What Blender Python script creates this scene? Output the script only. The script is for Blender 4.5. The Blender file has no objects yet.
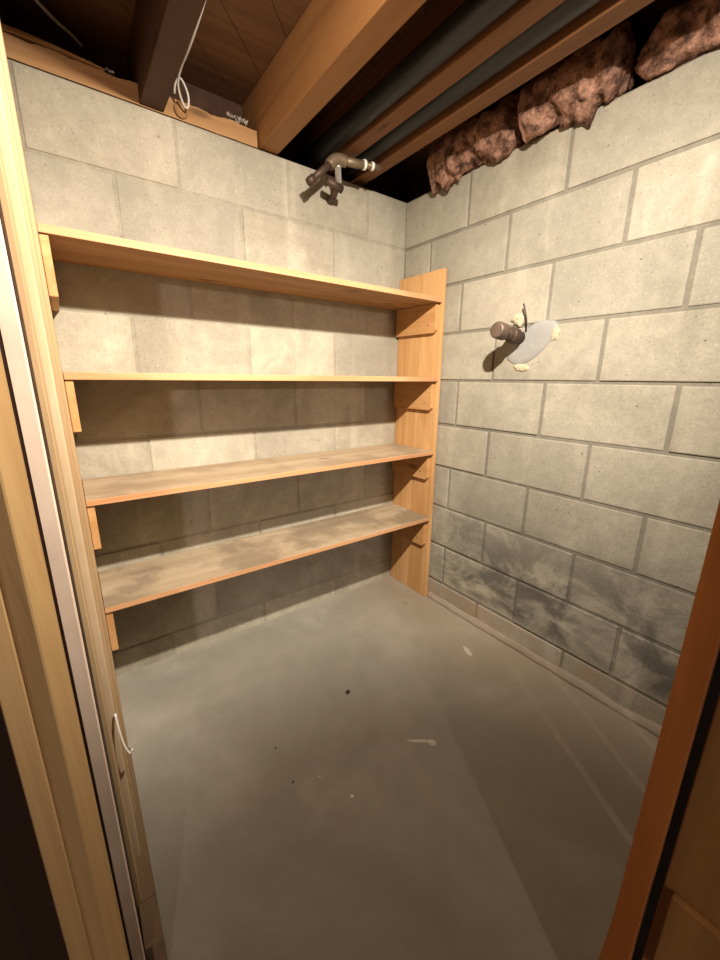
import bpy, bmesh, math, random
from mathutils import Vector, Matrix, noise
random.seed(7)
S = bpy.context.scene
C = S.collection
PI = math.pi

# ------------------------------------------------------------------ camera
right = Vector((0.80602271, -0.59179955, 0.0100342))
down = Vector((-0.14174717, -0.20946182, -0.96748824))
fwd = Vector((0.57466089, 0.77839517, -0.25271689))
cd = bpy.data.cameras.new('camera'); cam = bpy.data.objects.new('camera', cd); C.objects.link(cam)
m = Matrix((right, -down, -fwd)).transposed().to_4x4()
m.translation = Vector((-1.42113641, -1.57578188, 1.13022980))
cam.matrix_world = m
cd.sensor_fit = 'VERTICAL'; cd.sensor_height = 24.0; cd.lens = 389.34 / 960 * 24.0
cd.clip_start = 0.01; cd.clip_end = 60
S.camera = cam

# ------------------------------------------------------------------ world, lamps, exposure
w = bpy.data.worlds.new('world'); S.world = w; w.use_nodes = True
w.node_tree.nodes['Background'].inputs[0].default_value = (1.0, 0.78, 0.6, 1)
w.node_tree.nodes['Background'].inputs[1].default_value = 0.003

def lamp(name, kind, loc, energy, col, radius, target=None, size=None, blend=None):
    ld = bpy.data.lights.new(name, kind); o = bpy.data.objects.new(name, ld); C.objects.link(o)
    o.location = loc; ld.energy = energy; ld.color = col; 
    if kind != 'AREA': ld.shadow_soft_size = radius
    if target is not None:
        o.rotation_euler = (Vector(target) - Vector(loc)).to_track_quat('-Z', 'Y').to_euler()
    if size: ld.spot_size = math.radians(size); ld.spot_blend = blend
    return o
# bare bulb between the joists: emission shaped to favour the back wall, less straight down and up
bl = lamp('ceiling_bulb_light', 'POINT', (-0.95, -1.36, 1.925), 238, (1.0, 0.885, 0.74), 0.018)
BULB_SIGN = 1
bl.data.use_nodes = True
_t = bl.data.node_tree; _e = _t.nodes['Emission']
_g = _t.nodes.new('ShaderNodeNewGeometry'); _x = _t.nodes.new('ShaderNodeSeparateXYZ'); _r = _t.nodes.new('ShaderNodeValToRGB')
_m = _t.nodes.new('ShaderNodeMapRange'); _m.inputs[1].default_value = -1; _m.inputs[2].default_value = 1
_t.links.new(_g.outputs['Incoming'], _x.inputs[0]); _t.links.new(_x.outputs['Z'], _m.inputs[0]); _t.links.new(_m.outputs[0], _r.inputs[0])
_d = _t.nodes.new('ShaderNodeVectorMath'); _d.operation = 'DOT_PRODUCT'; _d.inputs[1].default_value = (BULB_SIGN * 0.20, BULB_SIGN * 0.98, 0)
_n = _t.nodes.new('ShaderNodeMapRange'); _n.inputs[1].default_value = 0.0; _n.inputs[2].default_value = 0.8; _n.inputs[3].default_value = 0.16; _n.inputs[4].default_value = 1.0
_p = _t.nodes.new('ShaderNodeMath'); _p.operation = 'MULTIPLY'
_t.links.new(_g.outputs['Incoming'], _d.inputs[0]); _t.links.new(_d.outputs['Value'], _n.inputs[0])
_t.links.new(_n.outputs[0], _p.inputs[0]); _t.links.new(_r.outputs[0], _p.inputs[1]); _t.links.new(_p.outputs[0], _e.inputs['Strength'])
def _v(q): return (q, q, q, 1)
_r.color_ramp.elements[0].position = 0.0; _r.color_ramp.elements[0].color = _v(0.10)
_r.color_ramp.elements[1].position = 1.0; _r.color_ramp.elements[1].color = _v(0.20)
for p_, q_ in ((0.025, 0.26), (0.07, 1.40), (0.14, 1.35), (0.25, 1.0), (0.38, 0.72), (0.50, 0.34), (0.60, 0.22)):
    el = _r.color_ramp.elements.new(p_); el.color = _v(q_)
lamp('far_room_light', 'SPOT', (-3.3, -6.5, 1.9), 300, (1.0, 0.80, 0.72), 0.08, (-0.8, -0.5, 0.9), 40, 0.4)

S.view_settings.view_transform = 'Standard'; S.view_settings.look = 'None'
S.view_settings.gamma = 1.0; S.view_settings.use_curve_mapping = False
S.view_settings.exposure = 0.0

# ------------------------------------------------------------------ node helpers
def newmat(name):
    mt = bpy.data.materials.new(name); mt.use_nodes = True
    nt = mt.node_tree; b = nt.nodes['Principled BSDF']
    return mt, nt, b
class N:
    def __init__(s, nt): s.nt = nt
    def n(s, t, **k):
        x = s.nt.nodes.new(t)
        for a, v in k.items(): setattr(x, a, v)
        return x
    def l(s, a, b): s.nt.links.new(a, b)
    def math(s, op, a, b=None, clamp=False):
        x = s.n('ShaderNodeMath', operation=op); x.use_clamp = clamp
        for i, v in enumerate((a, b)):
            if v is None: continue
            if isinstance(v, (int, float)): x.inputs[i].default_value = v
            else: s.l(v, x.inputs[i])
        return x.outputs[0]
    def mapr(s, v, a, b, c=0.0, d=1.0, smooth=True):
        x = s.n('ShaderNodeMapRange'); x.interpolation_type = 'SMOOTHSTEP' if smooth else 'LINEAR'
        s.l(v, x.inputs[0]); 
        for i, q in enumerate((a, b, c, d)): x.inputs[i + 1].default_value = q
        return x.outputs[0]
    def noise(s, vec, scale, detail=4, rough=0.55, dist=0.0):
        x = s.n('ShaderNodeTexNoise'); x.inputs['Scale'].default_value = scale
        x.inputs['Detail'].default_value = detail; x.inputs['Roughness'].default_value = rough
        x.inputs['Distortion'].default_value = dist
        s.l(vec, x.inputs['Vector']); return x.outputs['Fac']
    def mix(s, f, a, b, mode='MIX'):
        x = s.n('ShaderNodeMix', data_type='RGBA', blend_type=mode)
        for sock, v in ((x.inputs['Factor'], f), (x.inputs['A'], a), (x.inputs['B'], b)):
            if isinstance(v, (int, float)): sock.default_value = v
            elif isinstance(v, tuple): sock.default_value = (*v, 1)
            else: s.l(v, sock)
        return x.outputs['Result']
    def coord(s, scale=(1, 1, 1), rand=0.0, rot=(0, 0, 0)):
        tc = s.n('ShaderNodeTexCoord'); mp = s.n('ShaderNodeMapping')
        v = tc.outputs['Object']
        if rand:
            oi = s.n('ShaderNodeObjectInfo'); vm = s.n('ShaderNodeVectorMath', operation='ADD')
            sc = s.math('MULTIPLY', oi.outputs['Random'], rand)
            s.l(v, vm.inputs[0]); s.l(sc, vm.inputs[1]); v = vm.outputs[0]
        s.l(v, mp.inputs[0]); mp.inputs['Scale'].default_value = scale; mp.inputs['Rotation'].default_value = rot
        return mp.outputs[0]
    def bump(s, h, strength, dist, bsdf, prev=None):
        x = s.n('ShaderNodeBump'); x.inputs['Strength'].default_value = strength; x.inputs['Distance'].default_value = dist
        s.l(h, x.inputs['Height']); 
        if prev is not None: s.l(prev, x.inputs['Normal'])
        s.l(x.outputs[0], bsdf.inputs['Normal']); return x.outputs[0]

def wood(name, dark, light, axis='x', rough=0.6, grain=1.0, stain=None, stain_amt=0.0, knots=True, bump=0.25, rot=(0, 0, 0)):
    """planed softwood: long grain streaks along one axis, a few knots, optional blotchy stain"""
    mt, nt, b = newmat(name); g = N(nt)
    s = {'x': (0.9, 14, 14), 'y': (14, 0.9, 14), 'z': (14, 14, 0.9)}[axis]
    v = g.coord(tuple(q * grain for q in s), 17.0, rot)
    f2 = {'x': (3, 90, 90), 'y': (90, 3, 90), 'z': (90, 90, 3)}[axis]
    vf = g.coord(f2, 17.0, rot)
    n1 = g.noise(v, 1.0, 5, 0.6, 0.9); n2 = g.noise(vf, 1.0, 3, 0.6)
    f = g.mapr(n1, 0.33, 0.67)
    f = g.math('ADD', g.math('MULTIPLY', f, 0.72), g.math('MULTIPLY', n2, 0.28))
    col = g.mix(f, dark, light)
    if knots:
        k3 = {'x': (2.2, 8, 8), 'y': (8, 2.2, 8), 'z': (8, 8, 2.2)}[axis]
        vo = g.n('ShaderNodeTexVoronoi'); vo.inputs['Scale'].default_value = 1.0; g.l(g.coord(k3, 17.0, rot), vo.inputs['Vector'])
        kk = g.mapr(vo.outputs['Distance'], 0.05, 0.13, 0.75, 0.0)
        col = g.mix(kk, col, tuple(c * 0.35 for c in dark))
    if stain:
        ns = g.noise(g.coord((3, 3, 3), 5.0), 1.6, 5, 0.6)
        col = g.mix(g.mapr(ns, 0.45, 0.62, 0, stain_amt), col, stain)
    g.l(col, b.inputs['Base Color']); b.inputs['Roughness'].default_value = rough
    b.inputs['Specular IOR Level'].default_value = 0.3
    g.bump(f, bump, 0.002, b)
    return mt

def plain(name, col, rough=0.6, metal=0.0, var=0.25, scale=30, bump=0.2, bd=0.002):
    mt, nt, b = newmat(name); g = N(nt)
    v = g.coord((1, 1, 1)); n = g.noise(v, scale, 5, 0.65)
    g.l(g.mix(n, tuple(c * (1 - var) for c in col), tuple(min(1, c * (1 + var)) for c in col)), b.inputs['Base Color'])
    b.inputs['Roughness'].default_value = rough; b.inputs['Metallic'].default_value = metal
    g.bump(n, bump, bd, b); return mt

def block_mat(name, base, pale, grey, stains=False):
    mt, nt, b = newmat(name); g = N(nt)
    v = g.coord((1, 1, 1))
    at = g.n('ShaderNodeAttribute'); at.attribute_name = 'tone'; sep = g.n('ShaderNodeSeparateColor'); g.l(at.outputs['Color'], sep.inputs[0])
    tone, hue, mort = sep.outputs[0], sep.outputs[1], sep.outputs[2]
    big = g.noise(v, 3.2, 5, 0.6, 0.6)
    col = g.mix(g.mapr(big, 0.35, 0.68), base, pale)
    col = g.mix(g.math('MULTIPLY', hue, 0.55), col, grey)
    # vertical pale runs of lime where the webs of the blocks show
    vr = g.noise(g.coord((9, 9, 0.8)), 1.0, 3, 0.55)
    col = g.mix(g.mapr(vr, 0.56, 0.72, 0, 0.35), col, tuple(min(1, c * 1.18) for c in pale))
    mid = g.noise(v, 24, 6, 0.7)
    col = g.mix(g.mapr(mid, 0.30, 0.72, 0.30, 0), col, (0.22, 0.20, 0.16))
    fine = g.noise(v, 130, 3, 0.75)
    col = g.mix(g.mapr(fine, 0.58, 0.73, 0, 0.42), col, (0.74, 0.69, 0.56))
    col = g.mix(g.mapr(fine, 0.27, 0.42, 0.6, 0), col, (0.13, 0.12, 0.10))
    vo = g.n('ShaderNodeTexVoronoi'); vo.inputs['Scale'].default_value = 26; g.l(v, vo.inputs['Vector'])
    pit = g.mapr(vo.outputs['Distance'], 0.05, 0.10, 1.0, 0.0)
    pit = g.math('MULTIPLY', pit, g.mapr(g.noise(v, 7, 2), 0.52, 0.6))
    col = g.mix(g.math('MULTIPLY', pit, 0.6), col, (0.10, 0.09, 0.07))
    mm = g.n('ShaderNodeMix', data_type='RGBA', blend_type='MULTIPLY'); mm.inputs['Factor'].default_value = 1.0
    cmb = g.n('ShaderNodeCombineColor')
    for i in range(3): g.l(tone, cmb.inputs[i])
    g.l(col, mm.inputs['A']); g.l(cmb.outputs[0], mm.inputs['B']); col = mm.outputs['Result']
    if stains:
        sx = g.n('ShaderNodeSeparateXYZ'); tc = g.n('ShaderNodeTexCoord'); g.l(tc.outputs['Object'], sx.inputs[0])
        y, z = sx.outputs['Y'], sx.outputs['Z']
        st = g.noise(g.coord((1, 5, 7)), 1.0, 6, 0.68, 0.5)
        # mould over the lowest whole course, thinning out above
        band = g.math('MULTIPLY', g.mapr(z, 0.10, 0.16), g.mapr(z, 0.28, 0.72, 1, 0))
        ya = g.mapr(y, -0.30, -0.50, 0.35, 1.0)
        f = g.math('MULTIPLY', g.math('MULTIPLY', g.mapr(st, 0.36, 0.60), band), ya)
        col = g.mix(g.math('MULTIPLY', f, 0.80), col, (0.085, 0.08, 0.07))
        # lime bloom left dry inside the mould
        lm_ = g.noise(g.coord((1, 3.2, 9)), 1.0, 4, 0.6)
        fb = g.math('MULTIPLY', g.mapr(lm_, 0.52, 0.66), g.math('MULTIPLY', g.mapr(z, 0.10, 0.13), g.mapr(z, 0.20, 0.27, 1, 0)))
        col = g.mix(g.math('MULTIPLY', fb, 0.7), col, (0.50, 0.46, 0.36))
        # rusty tidemark on the curb under the lowest joint
        rz = g.mapr(z, 0.085, 0.115, 1, 0)
        rn = g.mapr(g.noise(g.coord((1, 6, 6)), 1.0, 5, 0.6), 0.4, 0.6)
        col = g.mix(g.math('MULTIPLY', g.math('MULTIPLY', rz, rn), 0.55), col, (0.38, 0.27, 0.18))
    g.l(g.mix(g.math('MULTIPLY', mort, 1.0), col, (0.36, 0.34, 0.28)) if False else col, b.inputs['Base Color'])
    b.inputs['Roughness'].default_value = 0.92; b.inputs['Specular IOR Level'].default_value = 0.15
    h = g.math('ADD', g.math('MULTIPLY', fine, 0.35), g.math('MULTIPLY', mid, 0.9))
    h = g.math('SUBTRACT', h, g.math('MULTIPLY', pit, 0.9))
    g.bump(h, 0.55, 0.004, b)
    return mt

def floor_mat():
    mt, nt, b = newmat('concrete_floor'); g = N(nt)
    v = g.coord((1, 1, 1))
    n1 = g.noise(v, 1.7, 5, 0.6, 0.8); n2 = g.noise(v, 9, 6, 0.65, 0.4); n3 = g.noise(v, 140, 3, 0.6)
    col = g.mix(g.mapr(n1, 0.38, 0.64), (0.30, 0.282, 0.235), (0.385, 0.366, 0.315))
    col = g.mix(g.mapr(n2, 0.35, 0.7, 0.35, 0), col, (0.24, 0.21, 0.165))
    col = g.mix(g.mapr(n3, 0.62, 0.75, 0, 0.25), col, (0.55, 0.52, 0.46))
    tc = g.n('ShaderNodeTexCoord'); sx = g.n('ShaderNodeSeparateXYZ'); g.l(tc.outputs['Object'], sx.inputs[0])
    X, Y = sx.outputs['X'], sx.outputs['Y']
    # brown tint painted towards the right-hand wall, for floor the far light misses
    bx = g.math('ADD', g.mapr(X, -0.62, -0.05, 0, 1), g.math('MULTIPLY', g.math('SUBTRACT', n2, 0.5), 1.2), True)
    col = g.mix(g.math('MULTIPLY', bx, 0.42), col, (0.30, 0.205, 0.125))
    # scrape of plaster
    def scuff(cx, cy, ang, L, W, amt, c):
        nonlocal col
        ca, sa = math.cos(ang), math.sin(ang)
        dx = g.math('SUBTRACT', X, cx); dy = g.math('SUBTRACT', Y, cy)
        u = g.math('ADD', g.math('MULTIPLY', dx, ca / L), g.math('MULTIPLY', dy, sa / L))
        q = g.math('ADD', g.math('MULTIPLY', dx, -sa / W), g.math('MULTIPLY', dy, ca / W))
        r = g.math('ADD', g.math('MULTIPLY', u, u), g.math('MULTIPLY', q, q))
        r = g.math('ADD', r, g.math('MULTIPLY', g.math('SUBTRACT', g.noise(v, 60, 3), 0.5), 1.2))
        col = g.mix(g.mapr(r, 0.6, 1.2, amt, 0), col, c)
    scuff(-0.66, -0.89, 2.5, 0.045, 0.006, 0.8, (0.62, 0.58, 0.50))
    scuff(-0.635, -0.915, 2.5, 0.014, 0.011, 0.8, (0.62, 0.58, 0.50))
    scuff(-0.19, -0.70, 1.2, 0.035, 0.012, 0.6, (0.62, 0.60, 0.54))
    scuff(-0.155, -0.27, 0.4, 0.014, 0.010, 0.45, (0.16, 0.13, 0.10))
    g.l(col, b.inputs['Base Color'])
    g.l(g.mapr(n2, 0.3, 0.7, 0.50, 0.72), b.inputs['Roughness'])
    b.inputs['Specular IOR Level'].default_value = 0.35
    g.bump(g.math('ADD', g.math('MULTIPLY', n2, 0.7), g.math('MULTIPLY', n3, 0.25)), 0.22, 0.004, b)
    return mt

M = {}
M['block_back'] = block_mat('grey_block', (0.375, 0.34, 0.265), (0.54, 0.495, 0.39), (0.34, 0.325, 0.28))
M['block_right'] = block_mat('limewashed_block', (0.375, 0.345, 0.275), (0.50, 0.465, 0.375), (0.33, 0.315, 0.27), True)
M['floor'] = floor_mat()
M['shelf'] = wood('shelf_board_dusty', (0.34, 0.245, 0.15), (0.50, 0.39, 0.265), 'x', 0.7, stain=(0.20, 0.145, 0.09), stain_amt=0.4)
M['shelf_low'] = wood('shelf_board_stained', (0.33, 0.25, 0.155), (0.48, 0.385, 0.265), 'x', 0.7, stain=(0.16, 0.12, 0.08), stain_amt=0.55)
M['shelf_new'] = wood('shelf_board_orange', (0.30, 0.15, 0.06), (0.45, 0.25, 0.11), 'x', 0.6)
M['edge'] = wood('shelf_edge_orange', (0.46, 0.215, 0.095), (0.64, 0.36, 0.185), 'x', 0.6, knots=False)
M['pine_v'] = wood('upright_pine', (0.46, 0.235, 0.085), (0.66, 0.40, 0.18), 'z', 0.6)
M['cleat'] = wood('cleat_pine', (0.44, 0.22, 0.08), (0.62, 0.36, 0.155), 'y', 0.6)
M['yellow'] = wood('yellow_pine', (0.36, 0.21, 0.08), (0.54, 0.36, 0.165), 'z', 0.55)
M['stud'] = wood('stud_pale', (0.42, 0.29, 0.16), (0.60, 0.47, 0.32), 'z', 0.7, knots=False)
M['stud_tan'] = wood('stud_tan', (0.34, 0.21, 0.105), (0.50, 0.35, 0.19), 'z', 0.7, knots=False)
M['pink'] = wood('primed_pale_pink', (0.84, 0.64, 0.50), (0.92, 0.75, 0.61), 'z', 0.6, knots=False, stain=(0.40, 0.28, 0.22), stain_amt=0.25)
M['joist'] = wood('joist_orange', (0.24, 0.105, 0.036), (0.36, 0.175, 0.065), 'y', 0.55, stain=(0.62, 0.44, 0.33), stain_amt=0.0)
M['joist_mid'] = wood('joist_brown', (0.15, 0.062, 0.026), (0.24, 0.11, 0.045), 'y', 0.6)
M['joist_dark'] = wood('joist_dark', (0.045, 0.019, 0.011), (0.08, 0.036, 0.020), 'y', 0.7)
M['sub'] = wood('subfloor_brown', (0.10, 0.043, 0.017), (0.17, 0.082, 0.034), 'x', 0.7, knots=False, rot=(0, 0, -PI / 4))
M['sill'] = wood('sill_wood', (0.30, 0.155, 0.062), (0.45, 0.26, 0.12), 'x', 0.75)
M['unlit_dark'] = wood('unlit_dark_board', (0.020, 0.007, 0.003), (0.035, 0.013, 0.005), 'z', 0.6)  # near-black colour standing in for unlit space and shaded gaps
M['post'] = wood('orange_post', (0.38, 0.125, 0.025), (0.54, 0.20, 0.05), 'z', 0.45, knots=False)
M['brown'] = wood('brown_board', (0.30, 0.15, 0.045), (0.42, 0.22, 0.075), 'z', 0.6)
M['black'] = plain('black_plastic_pipe', (0.010, 0.010, 0.013), 0.42, 0, 0.4, 12, 0.1)
M['iron'] = plain('rusty_iron', (0.085, 0.052, 0.036), 0.55, 0.4, 0.45, 60, 0.4)
M['iron_end'] = plain('iron_cap_face', (0.15, 0.105, 0.08), 0.5, 0.4, 0.3, 80, 0.3)
M['brass'] = plain('dull_bronze_pipe', (0.23, 0.17, 0.11), 0.5, 0.5, 0.35, 50, 0.3)
M['tape'] = plain('white_tape', (0.85, 0.83, 0.78), 0.5, 0, 0.08, 40)
M['chrome'] = plain('worn_chrome', (0.55, 0.54, 0.52), 0.3, 0.7, 0.2, 40)
M['plaster'] = plain('pale_plaster', (0.31, 0.305, 0.29), 0.8, 0, 0.12, 25, 0.4)
M['cream'] = plain('cream_mortar', (0.50, 0.44, 0.31), 0.95, 0, 0.3, 90, 0.9, 0.004)
M['cable'] = plain('white_cable', (0.62, 0.58, 0.52), 0.5, 0, 0.08, 30)
M['stone'] = plain('dark_stone', (0.045, 0.035, 0.025), 0.8, 0, 0.3, 80, 0.6)
M['chip'] = plain('white_chip', (0.75, 0.72, 0.66), 0.8, 0, 0.1, 80)
M['nail'] = plain('dark_nail', (0.04, 0.03, 0.025), 0.5, 0.5, 0.2, 80)
M['paper'] = plain('torn_felt', (0.66, 0.60, 0.52), 0.9, 0, 0.25, 60, 0.5)
def fluff():
    mt, nt, b = newmat('pink_insulation'); g = N(nt); v = g.coord((1, 1, 1))
    n = g.noise(v, 20, 7, 0.7, 0.25); n2 = g.noise(v, 110, 5, 0.75, 0.2)
    col = g.mix(g.mapr(n, 0.38, 0.62), (0.085, 0.045, 0.032), (0.60, 0.34, 0.245))
    col = g.mix(g.mapr(n2, 0.35, 0.62, 0.5, 0), col, (0.13, 0.075, 0.055))
    g.l(col, b.inputs['Base Color']); b.inputs['Roughness'].default_value = 1.0
    b.inputs['Specular IOR Level'].default_value = 0.05
    g.bump(g.math('ADD', n, n2), 0.8, 0.006, b); return mt
M['fluff'] = fluff()

# ------------------------------------------------------------------ mesh helpers
def link(name, bm, mats, parent=None, smooth=False):
    me = bpy.data.meshes.new(name); bm.normal_update(); bm.to_mesh(me); bm.free()
    if not isinstance(mats, (list, tuple)): mats = [mats]
    for q in mats: me.materials.append(q)
    if smooth:
        for p in me.polygons: p.use_smooth = True
    o = bpy.data.objects.new(name, me); C.objects.link(o)
    if parent is not None: o.parent = parent
    return o
def box(bm, a, b, bev=0.0, seg=1, mi=0):
    lo = Vector([min(a[i], b[i]) for i in range(3)]); hi = Vector([max(a[i], b[i]) for i in range(3)])
    r = bmesh.ops.create_cube(bm, size=1.0)
    vs = r['verts']
    for v in vs: v.co = Vector([(lo[i] + hi[i]) / 2 + v.co[i] * (hi[i] - lo[i]) for i in range(3)])
    fs = list(set(f for v in vs for f in v.link_faces))
    if bev:
        r = bmesh.ops.bevel(bm, geom=list(set(e for v in vs for e in v.link_edges)), offset=bev, segments=seg, affect='EDGES', profile=0.6)
        fs = list(set(r['faces']) | set(f for f in fs if f.is_valid))
        vv = set(v for f in fs for v in f.verts); fs = list(set(f for v in vv for f in v.link_faces))
    for f in fs: f.material_index = mi
    return fs
def prism(bm, poly, axis, a, b, mi=0):
    """extrude a 2-D polygon along an axis; poly is in the other two axes in cyclic order"""
    def P(p, t):
        if axis == 2: return (p[0], p[1], t)
        if axis == 0: return (t, p[0], p[1])
        return (p[0], t, p[1])
    A = [bm.verts.new(P(p, a)) for p in poly]; B = [bm.verts.new(P(p, b)) for p in poly]
    n = len(poly); fs = [bm.faces.new(A[::-1]), bm.faces.new(B)]
    for i in range(n): fs.append(bm.faces.new((A[i], A[(i + 1) % n], B[(i + 1) % n], B[i])))
    for f in fs: f.material_index = mi
    bmesh.ops.recalc_face_normals(bm, faces=fs)
    return fs
def spline(pts, sub=8):
    pts = [Vector(p) for p in pts]; out = []
    P = [pts[0] * 2 - pts[1]] + pts + [pts[-1] * 2 - pts[-2]]
    for i in range(1, len(P) - 2):
        for k in range(sub):
            t = k / sub; a, b, c, d = P[i - 1], P[i], P[i + 1], P[i + 2]
            out.append(0.5 * ((2 * b) + (c - a) * t + (2 * a - 5 * b + 4 * c - d) * t * t + (3 * b - a - 3 * c + d) * t ** 3))
    out.append(pts[-1]); return out
def tube(bm, pts, r, seg=12, mi=0, cap=True):
    pts = [Vector(p) for p in pts]; rings = []
    rr = r if isinstance(r, (list, tuple)) else [r] * len(pts)
    up = None
    for i, p in enumerate(pts):
        d = (pts[min(i + 1, len(pts) - 1)] - pts[max(i - 1, 0)])
        if d.length < 1e-9: d = Vector((0, 0, 1))
        d.normalize()
        if up is None: up = d.orthogonal().normalized()
        up = (up - d * up.dot(d)).normalized(); s = d.cross(up)
        rings.append([bm.verts.new(p + (up * math.cos(2 * PI * k / seg) + s * math.sin(2 * PI * k / seg)) * rr[i]) for k in range(seg)])
    fs = []
    for a, b in zip(rings, rings[1:]):
        for k in range(seg): fs.append(bm.faces.new((a[k], a[(k + 1) % seg], b[(k + 1) % seg], b[k])))
    if cap: fs += [bm.faces.new(rings[0][::-1]), bm.faces.new(rings[-1])]
    for f in fs: f.material_index = mi; f.smooth = True
    return fs
def thing(name, label, cat, loc=(0, 0, 0), group=None):
    o = bpy.data.objects.new(name, None); C.objects.link(o); o.location = loc; o.empty_display_size = 0.05
    return tag(o, label, cat, group)
def tag(o, label, cat, group=None, kind=None):
    o['label'] = label; o['category'] = cat
    if group: o['group'] = group
    if kind: o['kind'] = kind
    return o
def struct(o): o['kind'] = 'structure'; return o
def recenter(o):
    """put the origin at the centre of the base of a mesh that is a thing by itself"""
    me = o.data; xs = [v.co for v in me.vertices]
    c = Vector(((min(v.x for v in xs) + max(v.x for v in xs)) / 2, (min(v.y for v in xs) + max(v.y for v in xs)) / 2, min(v.z for v in xs)))
    me.transform(Matrix.Translation(-c)); o.location = c; return o

# ------------------------------------------------------------------ block walls
BZ = [0.0, 0.108] + [0.108 + 0.2032 * i for i in range(1, 10)]
def block_wall(name, axis, joints, end, mat, mortar_tone, gap, rec):
    """axis 'x': wall in the plane y=0 running to -x;  'y': wall in the plane x=0 running to -y"""
    bm = bmesh.new(); lay = bm.loops.layers.float_color.new('tone')
    rnd = random.Random(len(name) * 5 + 1)
    def paint(fs, t, h, m_):
        for f in fs:
            for l in f.loops: l[lay] = (t, h, m_, 1)
    def B(d0, d1, z0, z1, off, depth, bev):
        if axis == 'x': return box(bm, (-d1, off, z0), (-d0, depth, z1), bev, 2)
        return box(bm, (off, -d1, z0), (depth, -d0, z1), bev, 2)
    paint(B(-0.2, end, -0.02, BZ[-1] - 0.002, rec, 0.19, 0), mortar_tone, 0.3, 1)
    for ci in range(len(BZ) - 1):
        z0, z1 = BZ[ci], BZ[ci + 1]
        js = [0.0] + [j for j in joints[ci] if j < end] + [end]
        for a, b in zip(js, js[1:]):
            g0 = gap / 2 if a > 0 else 0.0005; g1 = gap / 2
            o = rnd.uniform(-0.0015, 0.0015)
            zz0 = z0 + gap / 2 if ci > 0 else -0.015
            j = lambda: rnd.uniform(-0.0012, 0.0012)
            fs = B(a + g0 + j(), b - g1 + j(), zz0 + j(), z1 - gap / 2 + j(), o, 0.16, 0.0038)
            paint(fs, rnd.uniform(0.84, 1.04), rnd.random() ** 1.6, 0)
    o = link(name, bm, mat)
    for p in o.data.polygons: p.use_smooth = False
    return struct(o)
A_ = [0.225, 0.615, 1.020, 1.421]     # joints of the courses that start with a half block at the corner
B_ = [0.410, 0.812, 1.212]
back_j = [B_, A_, B_, A_, B_, A_, B_, A_, B_, A_]
block_wall('wall_back', 'x', back_j, 1.75, M['block_back'], 0.84, 0.010, 0.003)
right_j = [[0.59, 1.0, 1.4], [0.374, 0.778, 1.169, 1.57], [0.19, 0.594, 0.983, 1.39], [0.372, 0.771, 1.175, 1.58], [0.17, 0.568, 0.978, 1.385],
           [0.384, 0.789, 1.191, 1.59], [0.162, 0.56, 0.968, 1.37], [0.369, 0.766, 1.166, 1.57], [0.172, 0.575, 0.981, 1.385], [0.374, 0.776, 1.175, 1.58]]
block_wall('wall_right', 'y', right_j, 2.6, M['block_right'], 0.58, 0.012, 0.004)

bm = bmesh.new(); box(bm, (-3.4, -3.2, -0.12), (0.0045, 0.0032, 0.0)); struct(link('floor', bm, M['floor']))
# rough mortar fillet where the right wall meets the slab
bm = bmesh.new()
prev = None; n = 90
for i in range(n + 1):
    y = -0.29 - i * 1.6 / n
    wv = 0.020 + 0.010 * noise.noise(Vector((y * 9, 0, 3))) + 0.004 * noise.noise(Vector((y * 40, 0, 1)))
    hv = 0.030 + 0.012 * noise.noise(Vector((y * 7, 5, 0)))
    ring = [bm.verts.new(p) for p in ((0.002, y, hv), (-wv * 0.35, y, hv * 0.72), (-wv * 0.75, y, hv * 0.3), (-wv, y, -0.002), (0.002, y, -0.002))]
    if prev:
        for k in range(5): bm.faces.new((prev[k], prev[(k + 1) % 5], ring[(k + 1) % 5], ring[k]))
    prev = ring
bmesh.ops.recalc_face_normals(bm, faces=bm.faces[:])
struct(link('baseboard_right', bm, M['floor'], smooth=True))

# ------------------------------------------------------------------ overhead: rim boards, subfloor, joists
bm = bmesh.new()
# diagonal subfloor planks, laid at 45 degrees
ang = PI / 4; cw = 0.14
for k in range(-16, 17):
    o0 = k * cw * 1.0
    fs = box(bm, (-3.2, o0 + 0.0012, 0), (3.2, o0 + cw - 0.0012, 0.019), 0.0)
R45 = Matrix.Rotation(ang, 4, 'Z')
bmesh.ops.transform(bm, matrix=Matrix.Translation((-1.0, -1.1, 2.135)) @ R45, verts=bm.verts)
box(bm, (-3.2, -3.0, 2.1545), (1.0, 0.8, 2.17))
struct(link('ceiling', bm, M['sub']))
bm = bmesh.new(); box(bm, (-3.0, 0.145, 1.94), (0.19, 0.185, 2.133), 0.002); struct(link('trim_1', bm, M['joist_dark']))
bm = bmesh.new(); box(bm, (0.145, -2.6, 1.94), (0.185, 0.14, 2.133), 0.002); struct(link('trim_2', bm, M['joist_dark']))

def joist(name, x0, x1, z0, z1, mat, label, y0=-2.4, y1=0.14):
    bm = bmesh.new(); nn = 14
    fs = box(bm, (x0, y0, z0), (x1, y1, z1), 0.003, 2)
    return tag(recenter(link(name, bm, mat)), label, 'joist')
joist('ceiling_joist', -0.728, -0.655, 1.941, 2.133, M['joist'], 'thick orange-brown ceiling joist resting on the end of the sill plate')
joist('ceiling_joist', -1.115, -1.047, 1.941, 2.133, M['joist_dark'], 'nearly black ceiling joist beside the looped white cable')
joist('ceiling_joist', -0.445, -0.385, 1.962, 2.133, M['joist_mid'], 'narrow brown joist running between the two black pipes')
joist('ceiling_joist', -0.280, -0.225, 1.962, 2.133, M['joist_mid'], 'orange-edged joist between the right black pipe and the insulation')
joist('ceiling_joist', -1.60, -1.555, 1.985, 2.133, M['joist_dark'], 'dark joist above the left doorway posts')

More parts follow.
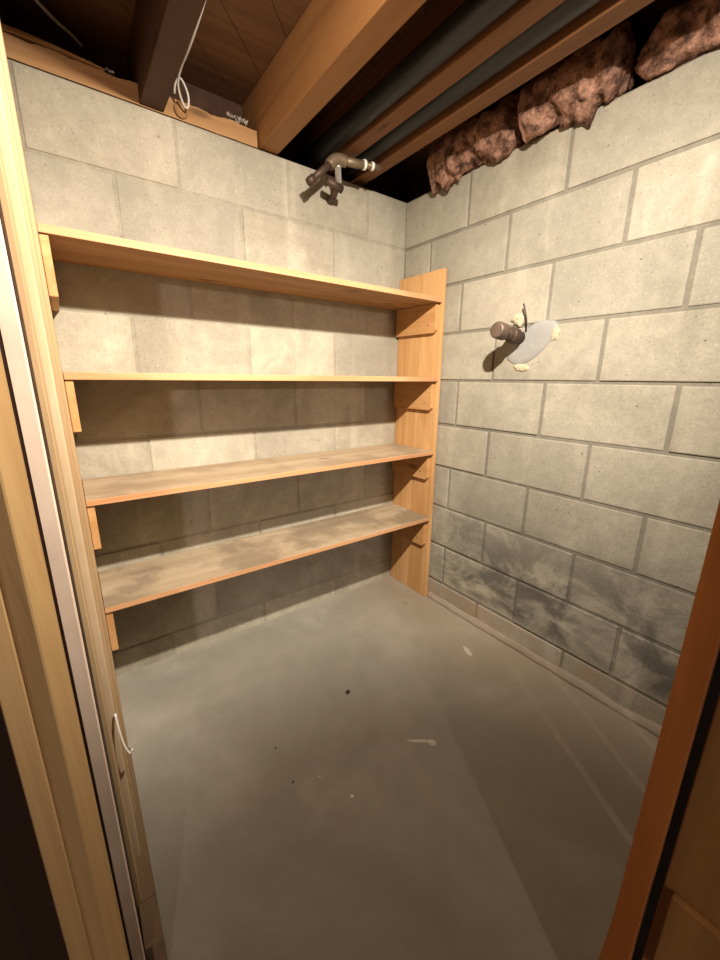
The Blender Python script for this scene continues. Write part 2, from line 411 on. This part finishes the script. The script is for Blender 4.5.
# sill plate with ragged top and peeling strip
bm = bmesh.new()
prev = None; nx = 60
for i in range(nx + 1):
    x = -1.62 + (1.62 - 0.735) * i / nx
    top = 1.993 + 0.006 * noise.noise(Vector((x * 14, 0, 0))) + 0.004 * noise.noise(Vector((x * 55, 2, 0)))
    yb = 0.003 + 0.002 * noise.noise(Vector((x * 20, 7, 0)))
    ring = [bm.verts.new(p) for p in ((x, yb, 1.9385), (x, yb, top - 0.003), (x, yb + 0.004, top), (x, 0.088, top), (x, 0.088, 1.9385))]
    if prev:
        for k in range(5): bm.faces.new((prev[k], prev[(k + 1) % 5], ring[(k + 1) % 5], ring[k]))
    prev = ring
bm.verts.ensure_lookup_table()
bm.faces.new(bm.verts[0:5]); bm.faces.new(list(bm.verts[-5:])[::-1])
bmesh.ops.recalc_face_normals(bm, faces=bm.faces[:])
sill = thing('sill_plate', 'rough brown timber sill plate lying on top of the back block wall', 'sill', (-1.17, 0.045, 1.9385))
def under(o, parent):
    o.data.transform(Matrix.Translation(-parent.location)); o.parent = parent; return o
under(link('plate', bm, M['sill']), sill)
# curled splinter at the left, lifted off the top edge
bm = bmesh.new(); prev = None
for i in range(25):
    t = i / 24; x = -1.46 + 0.26 * t
    lift = 0.007 * math.sin(PI * min(1, t * 1.0)) * (1 - t * 0.55)
    z = 1.992 + lift; h = 0.010 * (1 - t) + 0.003
    ring = [bm.verts.new(p) for p in ((x, -0.002, z), (x, -0.002, z + h), (x, 0.03, z + h), (x, 0.03, z))]
    if prev:
        for k in range(4): bm.faces.new((prev[k], prev[(k + 1) % 4], ring[(k + 1) % 4], ring[k]))
    prev = ring
bm.verts.ensure_lookup_table(); bm.faces.new(bm.verts[0:4]); bm.faces.new(list(bm.verts[-4:])[::-1])
bmesh.ops.recalc_face_normals(bm, faces=bm.faces[:])
under(link('splinter', bm, M['sill']), sill)
# crumpled scraps of pale felt on top of the plate
def rag(name, cx, cy, cz, L, W, H, seed, mat):
    bm = bmesh.new(); nu, nv = 18, 7; V = []
    for i in range(nu + 1):
        row = []
        for j in range(nv + 1):
            u = i / nu - 0.5; v = j / nv - 0.5
            p = Vector((u * L, v * W, 0)); q = Vector((u * 9 + seed, v * 5, seed))
            p += Vector((0.15 * L * noise.noise(q * 1.3), 0.4 * W * noise.noise(q + Vector((5, 5, 5))), H * (0.5 + noise.noise(q * 1.7))))
            row.append(bm.verts.new(p + Vector((cx, cy, cz))))
        V.append(row)
    for i in range(nu):
        for j in range(nv): bm.faces.new((V[i][j], V[i + 1][j], V[i + 1][j + 1], V[i][j + 1]))
    bmesh.ops.solidify(bm, geom=bm.faces[:], thickness=0.002)
    return link(name, bm, mat, smooth=False)
tag(recenter(rag('felt_scrap', -0.80, 0.02, 1.998, 0.07, 0.03, 0.022, 3.1, M['paper'])), 'torn white scrap crumpled on the sill plate beside the orange joist', 'scrap')
tag(recenter(rag('felt_scrap', -1.225, 0.018, 1.997, 0.10, 0.02, 0.010, 8.4, M['paper'])), 'ragged pale sliver on the sill plate left of the dark joist', 'scrap')
# small round offcut standing on the wall next to the dark joist
bm = bmesh.new(); tube(bm, [(-0.995, 0.0015, 1.962), (-0.995, -0.012, 1.962)], 0.021, 20)
tag(recenter(link('wooden_plug', bm, M['sill'])), 'round wooden plug on the sill plate face under the cable loop', 'plug')

# ------------------------------------------------------------------ black pipes, fittings and cables overhead
def pipe(x, z, r, y0, y1, label):
    t = thing('drain_pipe', label, 'pipe', (x, y1, z), 'black pipes along the ceiling')
    bm = bmesh.new(); tube(bm, [(x, y0, z), (x, y1, z)], r, 28); under(link('pipe_body', bm, M['black']), t)
    return t
p1 = pipe(-0.482, 1.996, 0.034, -2.4, 0.135, 'black drain pipe along the ceiling, left of the narrow brown joist')
p2 = pipe(-0.332, 2.002, 0.038, -2.4, 0.135, 'black drain pipe along the ceiling, right of the narrow brown joist')

t = thing('pipe_fitting', 'dull bronze pipe elbow with white taped end at the back wall top', 'pipe fitting', (-0.45, -0.08, 1.96))
def fit_part(name, pts, r, mat, seg=20):
    bm = bmesh.new(); tube(bm, pts, r, seg); return under(link(name, bm, mat), t)
fit_part('pipe_body', [(-0.470, -0.130, 1.928), (-0.400, -0.140, 1.932), (-0.362, -0.146, 1.936)], 0.0150, M['brass'])
fit_part('elbow', spline([(-0.440, -0.134, 1.929), (-0.470, -0.130, 1.929), (-0.492, -0.127, 1.920), (-0.508, -0.124, 1.902)], 5), 0.0200, M['brass'])
fit_part('branch_pipe', [(-0.503, -0.125, 1.909), (-0.583, -0.118, 1.836)], 0.0125, M['iron'])
fit_part('branch_nut', [(-0.574, -0.119, 1.844), (-0.594, -0.117, 1.827)], 0.0165, M['iron'], 6)
fit_part('tape_ring', [(-0.366, -0.1455, 1.9355), (-0.356, -0.147, 1.9365)], 0.0178, M['tape'])
fit_part('pipe_body', [(-0.356, -0.147, 1.9365), (-0.290, -0.156, 1.942)], 0.0110, M['brass'])
fit_part('tape_ring', [(-0.330, -0.1505, 1.9385), (-0.321, -0.152, 1.939)], 0.0150, M['tape'])
fit_part('spigot', spline([(-0.470, -0.126, 1.915), (-0.460, -0.112, 1.895), (-0.448, -0.098, 1.868)], 5), 0.0125, M['chrome'])
fit_part('valve_body', [(-0.505, -0.100, 1.862), (-0.435, -0.100, 1.848)], 0.014, M['iron'])
fit_part('valve_body', [(-0.462, -0.100, 1.853), (-0.440, -0.050, 1.843), (-0.432, 0.003, 1.840)], 0.013, M['iron'])

bm = bmesh.new()
pts = [(-1.006, -0.60, 2.10), (-1.004, -0.42, 2.055), (-1.005, -0.34, 2.039), (-1.007, -0.28, 2.028), (-1.012, -0.20, 2.013), (-1.016, -0.12, 2.007), (-1.015, -0.07, 1.99), (-0.996, -0.04, 1.963), (-0.983, -0.04, 1.958), (-0.982, -0.05, 1.986), (-0.999, -0.05, 2.021), (-1.012, -0.035, 2.015), (-1.014, -0.015, 1.995)]
tube(bm, spline(pts, 10), 0.0032, 8)
tag(recenter(link('cable', bm, M['cable'])), 'thin white cable hanging in a loop beside the dark joist', 'cable')
bm = bmesh.new()
tube(bm, spline([(-1.42, -0.12, 2.10), (-1.350, 0.0, 2.10), (-1.299, 0.062, 2.10), (-1.258, 0.096, 2.10), (-1.235, 0.125, 2.10)], 8), 0.0045, 8)
tag(recenter(link('cable', bm, M['cable'])), 'straight white cable crossing the dark ceiling above the left corner', 'cable')

# ------------------------------------------------------------------ insulation along the top of the right wall
def batt(y0, y1, cx, cz, rx, rz, seed, label, rag_amt):
    bm = bmesh.new(); nu = max(24, int((y1 - y0) / 0.008)); nv = 34; V = []
    for i in range(nu + 1):
        u = i / nu; y = y0 + (y1 - y0) * u; endf = min(1.0, 14 * u, 14 * (1 - u)) ** 0.5 if 0 < u < 1 else 0.3
        row = []
        for j in range(nv):
            a = 2 * PI * j / nv
            d = Vector((math.cos(a), 0, math.sin(a)))
            q = Vector((d.x * 0.8, y * 9, d.z * 0.8)) + Vector((seed, 0, seed))
            k = 1 + 0.45 * noise.noise(q) + 0.25 * noise.noise(q * 2.7) + 0.05 * noise.noise(q * 6.5)
            p = Vector((cx + d.x * rx * k * endf, y + 0.012 * noise.noise(q * 4), cz + d.z * rz * k * endf))
            if d.z < -0.3:
                p.z -= rag_amt * max(0, noise.noise(Vector((y * 32, seed, 1)))) * endf + 0.5 * rag_amt * max(0, noise.noise(Vector((y * 75, seed, 4)))) * endf
            if p.x > -0.004 and p.z < 1.940: 
                p.x = max(-0.004 - 0.01 * random.random(), p.x * 0) if p.z < 1.925 else p.x; p.z = max(p.z, 1.9385) if p.x > -0.002 else p.z
            p.x = min(p.x, 0.142); p.z = min(p.z, 2.131)
            row.append(bm.verts.new(p))
        V.append(row)
    for i in range(nu):
        for j in range(nv): bm.faces.new((V[i][j], V[i][(j + 1) % nv], V[i + 1][(j + 1) % nv], V[i + 1][j]))
    bm.faces.new(V[0]); bm.faces.new(V[-1][::-1])
    bmesh.ops.recalc_face_normals(bm, faces=bm.faces[:])
    return tag(recenter(link('insulation_batt', bm, M['fluff'], smooth=True)), label, 'insulation', 'insulation stuffed along the top of the right wall')
batt(-0.600, -0.17, -0.008, 2.012, 0.068, 0.080, 1.3, 'mottled pink insulation clump nearest the room corner', 0.045)
batt(-0.930, -0.612, -0.018, 2.014, 0.074, 0.086, 4.7, 'dark ragged insulation clump hanging lowest, middle of the three', 0.040)
batt(-1.60, -0.942, 0.006, 1.996, 0.056, 0.064, 9.2, 'smooth pink insulation roll at the right end of the wall top', 0.015)

# ------------------------------------------------------------------ shelving
unit = thing('shelving_unit', 'four-shelf pine shelving unit standing against the back block wall', 'shelves', (-0.73, -0.145, 0))
XL, XR, YF = -1.4225, -0.031, -0.290
def board(name, x0, x1, y0, y1, z0, z1, mats, edge=True):
    bm = bmesh.new(); fs = box(bm, (x0, y0, z0), (x1, y1, z1), 0.0016, 2)
    bm.normal_update()
    for f in bm.faces:
        if len(mats) > 1 and f.normal.y < -0.6: f.material_index = 1
        if len(mats) > 2 and f.normal.z < -0.6: f.material_index = 2
    return link(name, bm, mats)
sh = [(1.457, 1.477, [M['shelf'], M['edge'], M['shelf_new']]), (1.119, 1.139, [M['shelf'], M['edge'], M['shelf_new']]), (0.774, 0.792, [M['shelf'], M['edge'], M['shelf_new']]), (0.434, 0.452, [M['shelf_low'], M['edge'], M['shelf_new']])]
sl = ['top shelf board with bright orange edge', 'second shelf board, thin orange edge', 'dusty third shelf board', 'lowest shelf board with dark water stains']
for (z0, z1, mm), lb in zip(sh, sl):
    o = board('shelf', XL, XR, YF, -0.004, z0, z1, mm); under(o, unit); o['label'] = lb
# pine upright of two boards with an open seam
for (y0, y1) in ((-0.1455, -0.004), (-0.288, -0.1490)):
    bm = bmesh.new(); box(bm, (-0.030, y0, 0.0005), (-0.009, y1, 1.596), 0.0015, 2); under(link('upright_board', bm, M['pine_v']), unit)
def cleat(x0, x1, z0, z1, y0=-0.272, notch=0.012):
    poly = [(-0.006, z0), (y0 + notch, z0), (y0, z0 + notch), (y0, z1), (-0.006, z1)]
    bm = bmesh.new(); prism(bm, poly, 0, x0, x1)
    bmesh.ops.bevel(bm, geom=bm.edges[:], offset=0.0015, segments=1, affect='EDGES')
    c = under(link('cleat', bm, M['cleat']), unit)
    return c
for k, (z0, z1) in enumerate(((1.332, 1.4565), (0.985, 1.1185), (0.645, 0.7735), (0.290, 0.4335))):
    c = cleat(-0.0485, -0.0302, z0, z1)
    for q in range(3):
        bm = bmesh.new(); y = -0.23 + q * 0.075 + 0.01 * random.random(); z = z0 + 0.035 + 0.055 * (q % 2)
        tube(bm, [(-0.047, y, z), (-0.0492, y, z)], 0.0032, 10)
        nl = link('nail', bm, M['nail']); nl.data.transform(Matrix.Translation(-unit.location)); nl.parent = c
for (z0, z1) in ((1.318, 1.4565), (0.982, 1.1185), (0.640, 0.7735), (0.297, 0.4335)):
    cleat(-1.4228, -1.404, z0, z1, -0.283, 0.001)

# ------------------------------------------------------------------ capped pipe and its patch on the right wall
cp = thing('capped_pipe', 'rusty capped pipe stub sticking out of the right block wall', 'pipe', (-0.004, -0.676, 1.272))
bm = bmesh.new(); tube(bm, [(0.003, -0.676, 1.268), (-0.110, -0.671, 1.284)], 0.0235, 28); under(link('pipe_body', bm, M['iron']), cp)
bm = bmesh.new(); tube(bm, [(-0.030, -0.6747, 1.2727), (-0.034, -0.6745, 1.2733), (-0.060, -0.6733, 1.277), (-0.064, -0.6731, 1.2775)], [0.025, 0.0285, 0.0285, 0.025], 28); under(link('collar', bm, M['iron']), cp)
bm = bmesh.new(); tube(bm, [(-0.100, -0.6715, 1.2825), (-0.104, -0.6713, 1.283), (-0.140, -0.6697, 1.288), (-0.146, -0.6694, 1.289), (-0.147, -0.6694, 1.289)], [0.026, 0.0295, 0.0295, 0.026, 0.021], 28)
under(link('cap', bm, M['iron_end']), cp)
bm = bmesh.new(); tube(bm, spline([(-0.006, -0.700, 1.290), (-0.020, -0.705, 1.330), (-0.024, -0.690, 1.385)], 6), 0.0028, 8); under(link('tie_wire', bm, M['nail']), cp)
cp.location.z += 0.016; cp.location.y += 0.006
def blob(cy, cz, ry, rz, th, tilt, seed, amp, n=40, rings=7):
    """lumpy patch smeared on the right wall (plane x=0)"""
    bm = bmesh.new(); ctr = bm.verts.new((-th, cy, cz)); prev = None
    for r in range(1, rings + 1):
        t = r / rings; row = []
        for k in range(n):
            a = 2 * PI * k / n; e = 1 + amp * noise.noise(Vector((math.cos(a) * 1.7 + seed, math.sin(a) * 1.7, 0))) + 0.5 * amp * noise.noise(Vector((math.cos(a) * 6 + seed, math.sin(a) * 6, 0)))
            u = math.cos(a) * ry * t * e; v = math.sin(a) * rz * t * e
            y = cy + u * math.cos(tilt) - v * math.sin(tilt); z = cz + u * math.sin(tilt) + v * math.cos(tilt)
            x = -th * (1 - t ** 4) * (1 + 0.35 * noise.noise(Vector((y * 60, z * 60, seed)))) + (0.003 if r == rings else 0)
            row.append(bm.verts.new((x, y, z)))
        for k in range(n):
            if prev: bm.faces.new((prev[k], row[k], row[(k + 1) % n], prev[(k + 1) % n]))
            else: bm.faces.new((ctr, row[k], row[(k + 1) % n]))
        prev = row
    bm.faces.new(prev[::-1]); bmesh.ops.recalc_face_normals(bm, faces=bm.faces[:]); return bm
tag(recenter(link('plaster_patch', blob(-0.712, 1.262, 0.112, 0.060, 0.006, -0.65, 5.0, 0.12), M['plaster'], smooth=True)), 'smooth whitish plaster patch on the wall around the capped pipe', 'patch')
tag(recenter(link('mortar_lump', blob(-0.655, 1.352, 0.028, 0.026, 0.010, 0.3, 2.0, 0.4), M['cream'], smooth=True)), 'crumbly cream mortar lump on the wall just above the capped pipe', 'mortar')
tag(recenter(link('mortar_lump', blob(-0.690, 1.176, 0.045, 0.016, 0.006, 0.1, 3.0, 0.45), M['cream'], smooth=True)), 'crumbly cream mortar smear on the wall below the plaster patch', 'mortar')
tag(recenter(link('mortar_lump', blob(-0.806, 1.290, 0.014, 0.030, 0.006, 0.1, 7.0, 0.5), M['cream'], smooth=True)), 'small cream mortar crumb on the wall right of the plaster patch', 'mortar')

# ------------------------------------------------------------------ left partition and doorway posts
H = 1.936
bm = bmesh.new()
box(bm, (-1.50, -0.47, 0.0005), (-1.4236, -0.004, H), 0.0015)
struct(link('wall_left', bm, M['stud_tan']))
def post(name, poly, mat, label, cat='post', z0=0.0005, z1=H):
    bm = bmesh.new(); prism(bm, poly, 2, z0, z1)
    bmesh.ops.bevel(bm, geom=[e for e in bm.edges if abs((e.verts[0].co - e.verts[1].co).z) > 0.5], offset=0.0012, segments=1, affect='EDGES')
    return tag(recenter(link(name, bm, mat)), label, cat)
def rect(x0, x1, y0, y1): return [(x0, y0), (x1, y0), (x1, y1), (x0, y1)]
post('wall_stud', rect(-1.500, -1.4245, -0.560, -0.475), M['stud_tan'], 'tan stud at the left, touching the ends of the shelves', z0=0.1005)
post('wall_stud', rect(-1.500, -1.4300, -0.690, -0.565), M['stud_tan'], 'narrow tan stud between the shelf-end stud and the pale stud', z0=0.1005)
post('wall_stud', rect(-1.500, -1.4350, -0.790, -0.695), M['stud'], 'pale cream wooden stud, brightest of the narrow studs at the left', z0=0.1005)
post('wall_stud', rect(-1.500, -1.4455, -0.880, -0.795), M['stud_tan'], 'golden brown board right of the pale pink strip', z0=0.1005)
bm = bmesh.new(); box(bm, (-1.500, -0.881, 0.0005), (-1.4195, -0.4745, 0.0995), 0.001); box(bm, (-1.4515, -0.960, 0.0005), (-1.4195, -0.8815, 0.0995), 0.001); struct(link('baseboard_left', bm, wood('dull_brown', (0.15, 0.10, 0.055), (0.22, 0.15, 0.085), 'y', 0.8, knots=False)))
post('trim_strip', rect(-1.4705, -1.4525, -0.985, -0.965), M['pink'], 'pale pink painted strip between the yellow jamb and the studs', 'trim')
post('door_jamb', [(-1.4690, -1.048), (-1.4690, -1.030), (-1.5310, -1.030), (-1.5310, -1.052), (-1.5085, -1.052), (-1.5075, -1.0485), (-1.5060, -1.0485), (-1.5050, -1.052), (-1.4865, -1.060), (-1.4800, -1.056)], M['yellow'], 'wide yellow pine door jamb at the far left edge')
bm = bmesh.new(); box(bm, (-2.2, -1.028, 0.0005), (-1.5000, -1.009, H), 0.001); struct(link('wall_front_dark', bm, M['unlit_dark']))  # dark sheet standing in for the unlit space left of the jamb
bm = bmesh.new(); box(bm, (-1.56, -0.940, 0.0005), (-1.4530, -0.882, H)); struct(link('trim_gap_shade', bm, M['unlit_dark']))  # near-black strip added as the shade in the gaps beside the pink strip
# white plastic tie poking out of the stud edge
bm = bmesh.new(); tube(bm, spline([(-1.4345, -0.795, 0.490), (-1.4330, -0.805, 0.460), (-1.4290, -0.812, 0.425), (-1.4220, -0.815, 0.403), (-1.4165, -0.815, 0.410)], 6), 0.0022, 8)
tag(recenter(link('cable_tie', bm, M['tape'])), 'small curved white plastic tie sticking out of the left stud', 'tie')

# right-hand post and the board partition beyond it
bm = bmesh.new(); prev = None; nz = 80
for i in range(nz + 1):
    z = 0.0005 + (H - 0.0005) * i / nz
    k = 0.004 * noise.noise(Vector((0, 0, z * 3)))
    bul = 0.006 * math.exp(-((z - 0.13) / 0.10) ** 2)
    ring = [bm.verts.new(p) for p in ((-0.820, -1.505, z), (-0.820, -1.4745 + bul, z), (-0.782, -1.4745 + bul, z), (-0.782, -1.505, z))]
    if prev:
        for q in range(4): bm.faces.new((prev[q], prev[(q + 1) % 4], ring[(q + 1) % 4], ring[q]))
    prev = ring
bm.verts.ensure_lookup_table(); bm.faces.new(bm.verts[0:4]); bm.faces.new(list(bm.verts[-4:])[::-1])
bmesh.ops.recalc_face_normals(bm, faces=bm.faces[:])
tag(recenter(link('door_post', bm, M['post'])), 'orange stained door post at the right edge of the opening', 'post')
for k in range(5):
    bm = bmesh.new(); x0 = -0.780 + k * 0.157
    box(bm, (x0, -1.505, 0.0005), (min(x0 + 0.127, -0.001), -1.486, H), 0.0015)
    struct(link('wall_front_dark', bm, M['unlit_dark']))  # dark colour stands in for the shaded gap beside the post
door = thing('door_board', 'dim brown board with a low cross rail at the lower right corner', 'board', (-0.80, -1.66, 0))
bm = bmesh.new(); box(bm, (-0.800, -1.78, 0.0005), (-0.780, -1.517, H), 0.0015); under(link('panel', bm, M['brown']), door)
bm = bmesh.new(); box(bm, (-0.812, -1.78, 0.24), (-0.8003, -1.530, 0.40), 0.0015); under(link('cross_rail', bm, M['brown']), door)

# ------------------------------------------------------------------ bits on the floor
def pebble(name, x, y, r, mat, label, seed):
    bm = bmesh.new(); bmesh.ops.create_icosphere(bm, subdivisions=3, radius=r)
    for v in bm.verts:
        k = 1 + 0.35 * noise.noise(v.co * (1.6 / r) + Vector((seed, 0, 0))); v.co = Vector((v.co.x * k, v.co.y * k * 0.8, v.co.z * k * 0.5))
    lo = min(v.co.z for v in bm.verts)
    for v in bm.verts: v.co.z -= lo
    o = link(name, bm, mat, smooth=True); o.location = (x, y, 0.0); return tag(o, label, 'debris')
pebble('pebble', -0.739, -0.59, 0.0085, M['stone'], 'dark brown pebble on the middle of the concrete floor', 1)
pebble('plaster_chip', -0.940, -0.902, 0.005, M['chip'], 'white chip on the floor toward the doorway, largest of the chips', 2)
pebble('plaster_chip', -0.985, -0.80, 0.003, M['chip'], 'tiny white chip on the floor beside a dark speck', 3)
pebble('pebble', -1.055, -0.77, 0.0032, M['stone'], 'tiny dark speck on the floor next to the tiny white chip', 4)
pebble('pebble', -1.05, -0.64, 0.003, M['stone'], 'tiny dark speck on the floor left of the brown pebble', 5)
